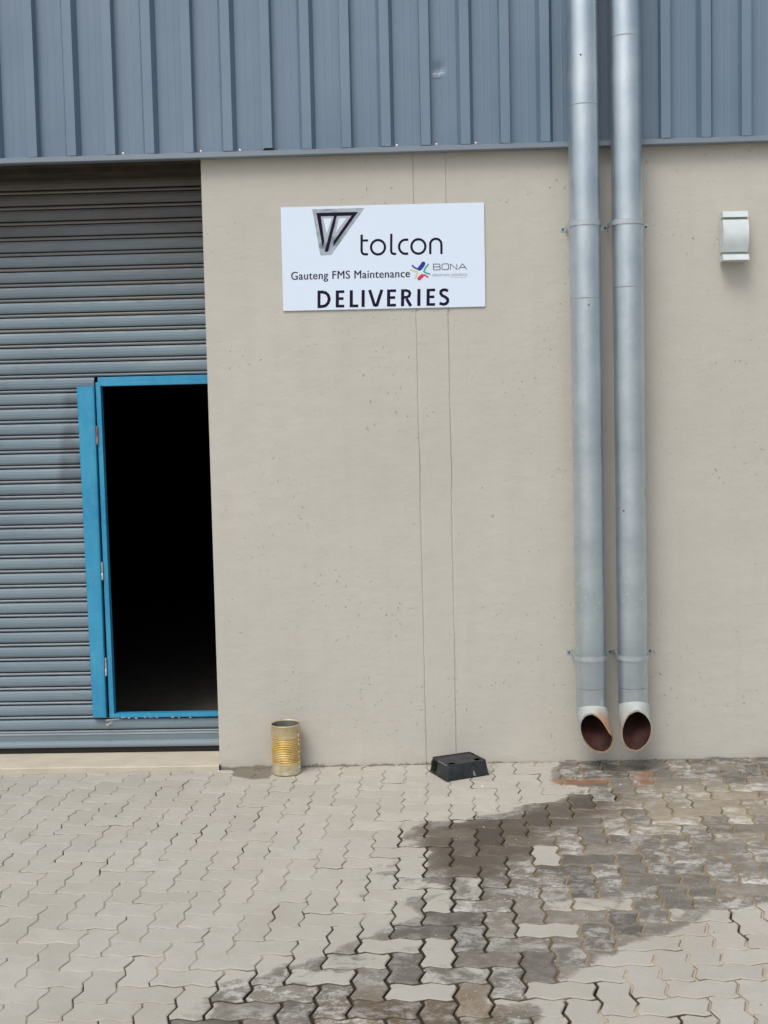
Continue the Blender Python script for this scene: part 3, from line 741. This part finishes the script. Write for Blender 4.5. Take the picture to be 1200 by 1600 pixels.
# company word in rounded stroke lettering
c2 = lambda x, y: P2(555 + x / 8, 355 + y / 8)
mb = MB(); Wd = 29 / 8 * PX; Y = -.0048
stroke(mb, [(87, 90), (87, 285)] + arc(125, 288, 38, 46, 180, 270, 8)[1:] + [(167, 334)], Wd, Y, conv=c2)
stroke(mb, [(102, 163), (167, 163)], 26 / 8 * PX, Y, conv=c2)
stroke(mb, arc(292, 247, 87, 89, 0, 360, 36)[:-1], Wd, Y, True, c2)
stroke(mb, [(457, 80), (457, 295)] + arc(490, 295, 33, 34, 180, 270, 8)[1:] + [(519, 329)], Wd, Y, conv=c2)
stroke(mb, [(669, 154), (640, 154)] + arc(637, 241, 82, 87, 92, 268, 20) + [(669, 327)], Wd, Y, conv=c2)
stroke(mb, arc(796, 238, 87, 89, 0, 360, 36)[:-1], Wd, Y, True, c2)
stroke(mb, [(945, 334), (944, 222)] + arc(1013, 215, 70, 72, 176, 4, 18) + [(1083, 222), (1085, 332)], Wd, Y, conv=c2)
mb.build('company_name', INK.m, sg)
# emblem
c1 = lambda x, y: P2(480 + x / 12, 315 + y / 12)
SIL = NT('silver_print', .3, .1, .5)
sx = SIL.sep()[0]; sz = SIL.sep()[2]
SIL.base(SIL.ramp(SIL.noise(1, 2, .5, SIL.map((9, 9, 13))), [(.35, (.20, .25, .29)), (.5, (.42, .48, .54)), (.65, (.27, .32, .37))]))
SIL2 = NT('silver_light', .3, .1, .5); SIL2.base((.42, .47, .53))
mb = MB(); flat(mb, [c1(*p) for p in [(100, 145), (1082, 120), (462, 993), (255, 998)]], -.0046); mb.build('emblem_plate', SIL.m, sg)
mb = MB()
for pl in ([(175, 212), (962, 195), (912, 262), (192, 276)], [(192, 276), (262, 275), (330, 738), (298, 858)], [(512, 269), (562, 268), (402, 932), (334, 936)], [(840, 264), (912, 262), (498, 838), (503, 744)]):
    flat(mb, [c1(*p) for p in pl], -.0052)
mb.build('emblem_strokes', INK.m, sg)
mb = MB(); flat(mb, [c1(*p) for p in [(272, 282), (502, 278), (405, 640), (335, 640)]], -.00495, .0003); flat(mb, [c1(*p) for p in [(572, 276), (828, 270), (545, 640), (500, 640)]], -.00495, .0003)
mb.build('emblem_border', SIL2.m, sg)
mb = MB(); flat(mb, [c1(*p) for p in [(308, 320), (468, 312), (375, 595)]], -.0053, .0003); flat(mb, [c1(*p) for p in [(602, 316), (746, 308), (547, 572)]], -.0053, .0003)
mb.build('emblem_window', SIGNW.m, sg)
# second emblem: four bent strokes
c3 = lambda x, y: P2(630 + x / 10.909, 395 + y / 10.909)
q = PX / 10.909
for nm, colr, sts in (('emblem_blue', (.018, .025, .30), [([(352, 178), (330, 218), (292, 262)], 72), ([(168, 210), (195, 238), (240, 262), (290, 282)], 26)]),
                      ('emblem_green', (.07, .40, .31), [([(437, 192), (402, 235), (372, 290), (366, 312), (400, 336), (462, 352)], 27)]),
                      ('emblem_red', (.62, .035, .10), [([(335, 385), (312, 405), (286, 432)], 62), ([(330, 368), (385, 375), (432, 402)], 26)]),
                      ('emblem_yellow', (.66, .66, .33), [([(138, 283), (200, 300), (258, 322), (248, 360), (216, 425)], 30)])):
    mt = NT(nm, .4, 0, .4); mt.base(colr); mb = MB()
    for si, (pts, wd) in enumerate(sts): stroke(mb, pts, wd * q, -.0048 - .0003 * si, conv=c3, roundcap=True)
    # arms and caps are each a fraction of a millimetre proud of one another
    mb.build('emblem_arm', mt.m, sg)
mb = MB(); bw_ = 11 * q
stroke(mb, [(527, 284), (527, 186), (625, 186), (637, 196), (637, 222), (628, 232)], bw_, Y, conv=c3)
stroke(mb, [(533, 234), (628, 234), (643, 244), (643, 272), (630, 284), (533, 284)], bw_, Y, conv=c3)
stroke(mb, [(690, 184), (765, 181), (785, 196), (785, 262), (768, 279), (690, 281), (672, 268), (672, 200)], bw_, Y, True, c3)
stroke(mb, [(815, 281), (815, 184), (925, 276), (925, 181)], bw_, Y, conv=c3)
stroke(mb, [(952, 279), (1020, 180), (1092, 277)], bw_, Y, conv=c3)
stroke(mb, [(985, 246), (1062, 244)], bw_ * .9, Y, conv=c3)
mb.build('partner_name', DGREY.m, sg)
mb = MB(); rng = random.Random(2); x = 822
while x < 1085:
    w_ = rng.uniform(8, 16); stroke(mb, [(x, 409), (x + w_, 408.5)], 9 * q, Y, conv=c3); x += w_ + rng.uniform(5, 9) + (10 if rng.random() < .12 else 0)
mb.build('small_print', GREY.m, sg)
def text(name, body, mat, px0, px1, pyt, pyb, bold=0, space=1.0):
    """text fitted to the box px0..px1, top pyt, bottom pyb (bounding box of the glyphs); bold = strikes side by side"""
    cu = bpy.data.curves.new('lettering', 'FONT'); cu.body = body; cu.size = 1; cu.space_character = space; cu.resolution_u = 4
    to = bpy.data.objects.new('tmp', cu); COL.objects.link(to)
    me = bpy.data.meshes.new_from_object(to.evaluated_get(bpy.context.evaluated_depsgraph_get())); bpy.data.objects.remove(to)
    xs = [v.co.x for v in me.vertices]; ys = [v.co.y for v in me.vertices]; x0, x1, y0, y1 = min(xs), max(xs), min(ys), max(ys)
    mb = MB()
    for k in ((-1, 0, 1) if bold else (0,)):
        vs = []
        for v in me.vertices:
            u = (v.co.x - x0) / (x1 - x0); t = (v.co.y - y0) / (y1 - y0)
            px = px0 + (px1 - px0) * u + k * bold; py = pyb + (pyt - pyb) * t - 7 / 317 * (px - px0)
            X, Z = P2(px, py); vs.append((X, -.0046 - .0002 * (k + 1), Z))
        mb.add(vs, [tuple(p.vertices) for p in me.polygons])
    return mb.build(name, mat, sg)
bpy.context.view_layer.update()
c4 = lambda x, y: P2(420 + x / 3.3333, 300 + y / 3.3333)
def caps_word():
    q4 = PX / 3.3333 * 1.07; w4 = 17; H = 88
    def S_(pts, wd=15.5, close=False): stroke(mbh, [(x, 600 - .0185 * (x - 256) - y) for x, y in pts], wd * q4, Y, close, c4)
    hw = w4 / 2
    def E_(x0, x1):
        S_([(x0 + hw, 0), (x0 + hw, H)]); [S_([(x0 + w4, yy), (xe, yy)], 13) for yy, xe in ((6.5, x1), (46, x1 - 4), (H - 6.5, x1))]
    S_([(256 + hw, 6.5), (256 + hw, H - 6.5), (283, H - 6.5), (300, H - 11), (313, 64), (318, 45), (313, 25), (300, 11), (283, 6.5)], 14.5, True)
    E_(352, 397)
    S_([(425 + hw, 0), (425 + hw, H)]); S_([(425 + w4, 6.5), (470, 6.5)], 13)
    S_([(487 + hw, 0), (487 + hw, H)])
    S_([(529, H), (556, 4)], 15); S_([(593, H), (566, 4)], 15); S_([(555, 5.5), (567, 5.5)], 11)
    E_(620, 667)
    S_([(693 + hw, 0), (693 + hw, H)]); S_([(693 + w4, H - 6.5), (722, H - 6.5), (735, H - 12), (740, 66), (735, 52), (722, 46), (693 + w4, 46)], 13); S_([(722, 38), (745, 0)], 15)
    S_([(778 + hw, 0), (778 + hw, H)])
    E_(826, 871)
    S_([(938, 75), (925, 81), (912, 81), (901, 74), (900, 62), (908, 52), (925, 43), (936, 33), (937, 20), (928, 9), (914, 6), (894, 12)], 14)
mbh = MB(); caps_word(); mbh.build('heading', INK.m, sg)
text('branch_name', 'Gauteng FMS Maintenance', DGREY.m, 455.6, 641.5, 424.0, 440.5, .22, 1.06)
text('tagline', 'electronic solutions', GREY.m, 677, 731, 426.3, 431.2, .0, 1.0)

# ------------------------------------------------------------------ wall lamp
LW = mat_simple('lamp_white', (.56, .62, .63), (.64, .70, .72), 15, .45, 0, .0005, .4)
lp = empty('wall_lamp', (1.592, 0, 2.575), (0, math.radians(.6), 0)); tag(lp, 'small off-white curved wall lamp fixed on the beige wall at the right', 'lamp')
mb = MB(); mb.box(-.058, .058, -.014, -.0005, .006, .236); mb.build('back_plate', LW, lp, .002)
def side(mb, prof, x0, x1):
    n = len(prof); mb.add([(x0, y, z) for y, z in prof] + [(x1, y, z) for y, z in prof],
        [tuple(range(n)), tuple(reversed(range(n, 2 * n)))] + [(i, n + i, n + (i + 1) % n, (i + 1) % n) for i in range(n)])
mb = MB(); pf = [(-.0145, .044)]
for k in range(13):
    t = k / 12; pf.append((-.066 - .026 * math.sin(math.pi * (t * .9 + .05)), .044 + .160 * t))
pf.append((-.0145, .204)); side(mb, pf, -.064, .064); mb.build('lamp_body', LW, lp, .002, label='curved front cover')
GRV = mat_simple('lamp_groove', (.33, .35, .30), (.38, .40, .34), 15, .5, 0, 0)
for z0_, z1_, d_ in ((.030, .0435, .058), (.2045, .216, .052)):
    mb = MB(); side(mb, [(-.0145, z0_), (-d_, z0_), (-d_, z1_), (-.0145, z1_)], -.060, .060); mb.build('recess', GRV, lp)
mb = MB(); side(mb, [(-.0145, .0), (-.098, .0), (-.086, .0295), (-.0145, .0295)], -.066, .064); mb.build('lamp_cap', LW, lp, .0015)
mb = MB(); side(mb, [(-.0145, .2165), (-.070, .2165), (-.058, .248), (-.0145, .248)], -.062, .064); mb.build('lamp_cap', LW, lp, .0015)

# ------------------------------------------------------------------ tin can
CANX, CANY = -.741, -.089; CZ = zg(CANX, CANY) + .002
can = empty('tin_can', (CANX, CANY, CZ), (math.radians(1.2), 0, 0)); tag(can, 'tall open tin can with ribbed golden middle standing against the wall', 'tin can')
a = NT('tinplate', .42, .35, .5)
z = a.sep()[2]
sil = a.mix(a.ramp(a.noise(25, 5, .65), [(.35, 0.), (.65, 1.)]), (.44, .39, .24), (.60, .55, .40))
gold = a.mix(a.ramp(a.noise(18, 5, .6), [(.35, 0.), (.65, 1.)]), (.64, .39, .08), (.80, .57, .18))
band = a.ramp(a.math('ADD', z, a.math('MULTIPLY', a.math('SUBTRACT', a.noise(14, 4), .5), .03)), [(.050, 0.), (.070, 1.), (.19, 1.), (.203, .25), (.25, .18)])
c = a.mix(band, sil, gold)
ru = a.math('MULTIPLY', a.ramp(a.noise(1, 5, .65, a.map((16, 16, 26))), [(.54, 0.), (.74, 1.)]), .6); c = a.mix(ru, c, (.33, .17, .06))
a.base(c); a.rough(a.ramp(a.noise(30, 4), [(.3, .30), (.7, .55)])); a.bump(a.noise(50, 3), .0008, .5); TIN = a.m
N = 48
def cring(r, z, ph=0): return [(r * math.cos(2 * math.pi * k / N), r * math.sin(2 * math.pi * k / N), z) for k in range(N)]
rows = [cring(.070, .004), cring(.0745, .0005), cring(.0765, .002), cring(.0768, .006), cring(.0755, .009), cring(.0755, .062)]
nb = 14
for k in range(nb):
    z0 = .064 + k * (.130 / nb); h = .130 / nb
    rows += [cring(.0755, z0), cring(.0725, z0 + h * .3), cring(.0725, z0 + h * .45), cring(.0760, z0 + h * .78)]
rows += [cring(.0755, .196), cring(.0755, .252), cring(.0768, .254), cring(.0778, .257), cring(.0775, .2605), cring(.0755, .262), cring(.0735, .2605), cring(.0725, .256)]
mb = MB(); mb.rings(rows, caps=(True, False)); mb.sm = [True] * len(mb.f)
body = mb.build('can_body', TIN, can, label='ribbed golden middle between two plain silver bands')
mb = MB(); mb.rings([cring(.0725, .256), cring(.0735, .250), cring(.0735, .006)]); mb.add(cring(.0735, .006), [tuple(range(N))])
mb.build('can_lining', mat_simple('dull_tin', (.20, .21, .19), (.30, .31, .29), 20, .5, .4, 0), can)
mb = MB(); aa = math.radians(-38)
ct, st2 = math.cos(aa), math.sin(aa)
mb.add([(.0762 * math.cos(aa - .012), .0762 * math.sin(aa - .012), .008), (.0762 * math.cos(aa + .012), .0762 * math.sin(aa + .012), .008), (.0762 * math.cos(aa + .012), .0762 * math.sin(aa + .012), .253), (.0762 * math.cos(aa - .012), .0762 * math.sin(aa - .012), .253)], [(0, 1, 2, 3)])
s1 = mb.build('seam', TIN, can); solidify(s1, .0008)
aa = math.radians(-24); DAB = mat_simple('dab', (.70, .62, .50), (.82, .76, .68), 50, .5)
for k, zz in enumerate((.036, .062, .092, .118, .158, .182, .206)):      # pale dabs that paint in blobs of highlight down the side
    mb = MB(); cvec = Vector((.0764 * math.cos(aa), .0764 * math.sin(aa), zz)); t_ = Vector((-math.sin(aa), math.cos(aa), 0)); u_ = Vector((0, 0, 1)); n_ = Vector((math.cos(aa), math.sin(aa), 0))
    mb.rings([[tuple(cvec + n_ * h + (t_ * math.cos(b * math.pi / 5) * .006 + u_ * (math.sin(b * math.pi / 5) * .005 + math.cos(b * math.pi / 5) * .003)) * f) for b in range(10)] for f, h in ((1, -.001), (.8, .001), (.3, .0016))], caps=(False, True))
    mb.build('highlight_dab', DAB, can)

# ------------------------------------------------------------------ black plastic tray lying upside down
BP = NT('black_plastic', .45, 0, .45)
x_, y_, z_ = BP.sep()
c = BP.mix(BP.ramp(BP.noise(22, 5, .7), [(.4, 0.), (.7, 1.)]), (.012, .015, .018), (.035, .042, .048))
c = BP.mix(BP.math('MULTIPLY', BP.ramp(BP.noise(60, 5, .8), [(.58, 0.), (.75, 1.)]), BP.ramp(z_, [(.05, .15), (.075, .9)])), c, (.20, .20, .19))
BP.base(c); BP.rough(BP.ramp(BP.noise(18, 4), [(.3, .36), (.7, .6)])); BP.bump(BP.noise(25, 3), .0015, .5)
tx_, ty_ = .156, -.168
tr = empty('plastic_tray', (tx_, ty_, zg(tx_, ty_) + .001), (0, 0, math.radians(25))); tag(tr, 'black plastic box lying upside down against the foot of the wall', 'plastic box')
L2, W2, HT = .120, .100, .074; IN = .010
mb = MB()
def rect(hx, hy, z, r=.008):
    out_ = []
    for (sx_, sy_, a0) in ((1, 1, 0), (-1, 1, 90), (-1, -1, 180), (1, -1, 270)):
        for k in range(4):
            a1 = math.radians(a0 + 30 * k); out_.append((sx_ * (hx - r) + r * math.cos(a1), sy_ * (hy - r) + r * math.sin(a1), z))
    return out_
mb.rings([rect(L2 + .004, W2 + .004, 0), rect(L2 + .004, W2 + .004, .005), rect(L2, W2, .0055), rect(L2 - IN, W2 - IN, HT - .003), rect(L2 - IN - .0015, W2 - IN - .0015, HT)], smooth=False)
# the top is a plate with two finger holes near its front corners
hx, hy = L2 - IN - .0015, W2 - IN - .0015
holes = [(-hx + .016, -hx + .058, -hy + .014, -hy + .046), (hx - .044, hx - .014, -hy + .024, -hy + .062)]
gx = sorted({-hx, hx, *[h[0] for h in holes], *[h[1] for h in holes]}); gy = sorted({-hy, hy, *[h[2] for h in holes], *[h[3] for h in holes]})
def inset(x, y):
    return (x, y, HT - .0002 - (.002 if abs(x) < hx * .8 and abs(y) < hy * .8 else 0))
for i in range(len(gx) - 1):
    for j in range(len(gy) - 1):
        cxm, cym = (gx[i] + gx[i + 1]) / 2, (gy[j] + gy[j + 1]) / 2
        if any(h[0] < cxm < h[1] and h[2] < cym < h[3] for h in holes): continue
        mb.add([inset(gx[i], gy[j]), inset(gx[i + 1], gy[j]), inset(gx[i + 1], gy[j + 1]), inset(gx[i], gy[j + 1])], [(0, 1, 2, 3)])
bx = mb.build('tray_body', BP.m, tr); solidify(bx, .002, -1)
DK = mat_simple('recess_black', (.003, .003, .003), (.005, .005, .005), 20, .9, 0, 0)
mb = MB()     # slot in the left end
mb.add([(-L2 + .0015, .085, .012), (-L2 + .0015, .030, .012), (-L2 + IN - .0035, .030, .066), (-L2 + IN - .0035, .075, .066)], [(0, 1, 2, 3)])
mb.add([(-L2 - .0008, .085, .012), (-L2 - .0008, .030, .012), (-L2 + IN - .0100, .030, .062), (-L2 + IN - .0100, .078, .062)], [(0, 1, 2, 3)])
e_ = mb.build('end_slot', DK, tr); solidify(e_, .0006)
SCF = mat_simple('scuffed_plastic', (.16, .16, .155), (.36, .36, .34), 90, .7)
mb = MB(); mb.box(-hx - .0035, -hx + .0015, -hy + .006, .020, HT - .002, HT + .0012); mb.build('scuff', SCF, tr)
mb = MB(); mb.add([(.030, -W2 - .0012, .008), (.044, -W2 - .0012, .008), (.036, -W2 + .0020, .032), (.030, -W2 + .0020, .032)], [(0, 1, 2, 3)]); o_ = mb.build('scuff', SCF, tr); solidify(o_, .0006)
# raised rim bead and centre rib of the top
mb = MB(); rimz = HT - .0005
mb.rings([rect(hx + .0015, hy + .0015, rimz), rect(hx + .0015, hy + .0015, rimz + .003), rect(hx - .003, hy - .003, rimz + .003), rect(hx - .003, hy - .003, rimz)], smooth=False)
mb.build('rim', BP.m, tr)

# ------------------------------------------------------------------ grit along the foot of the wall and on the paving
mb = MB(); rng = random.Random(21)
def stone(x, y, r):
    z = zg(x, y) + r * .3; pts = []
    for k in range(6):
        a1 = 2 * math.pi * k / 6 + rng.uniform(-.3, .3); rr = r * rng.uniform(.7, 1.2); pts.append((x + rr * math.cos(a1), y + rr * math.sin(a1) * .8, z - r * .4))
    t_ = [(x + (p[0] - x) * .55, y + (p[1] - y) * .55, z + r * rng.uniform(.2, .5)) for p in pts]
    mb.rings([pts, t_], caps=(False, True), smooth=False)
for k in range(150): stone(rng.uniform(-1.0, 2.2), -.012 - abs(rng.gauss(0, .010)), rng.uniform(.0015, .005))
for k in range(130): stone(rng.uniform(.9, 2.2), -.010 - abs(rng.gauss(0, .02)), rng.uniform(.002, .008))
g1 = mb.build('grit', mat_simple('grit_stone', (.10, .09, .07), (.32, .29, .24), 60, .9)); tag(g1, 'dark grit and crumbs lying along the foot of the wall', 'grit', kind='stuff')
mb = MB()
for k in range(70):
    x = rng.uniform(-.2, 1.9); y = -rng.uniform(.05, 2.8); stone(x, y, rng.uniform(.0015, .0042))
for k in range(26): stone(rng.uniform(-2.0, 1.8), -rng.uniform(.05, 2.8), rng.uniform(.0015, .004))
for (x, y, r) in ((.264, -.39, .008), (1.07, -.52, .006), (-.045, -.52, .007), (.94, -.41, .005)): stone(x, y, r)
g2 = mb.build('chips', mat_simple('chip_stone', (.45, .43, .40), (.72, .70, .66), 60, .8)); tag(g2, 'pale stone chips scattered over the paving', 'stone chips', kind='stuff')
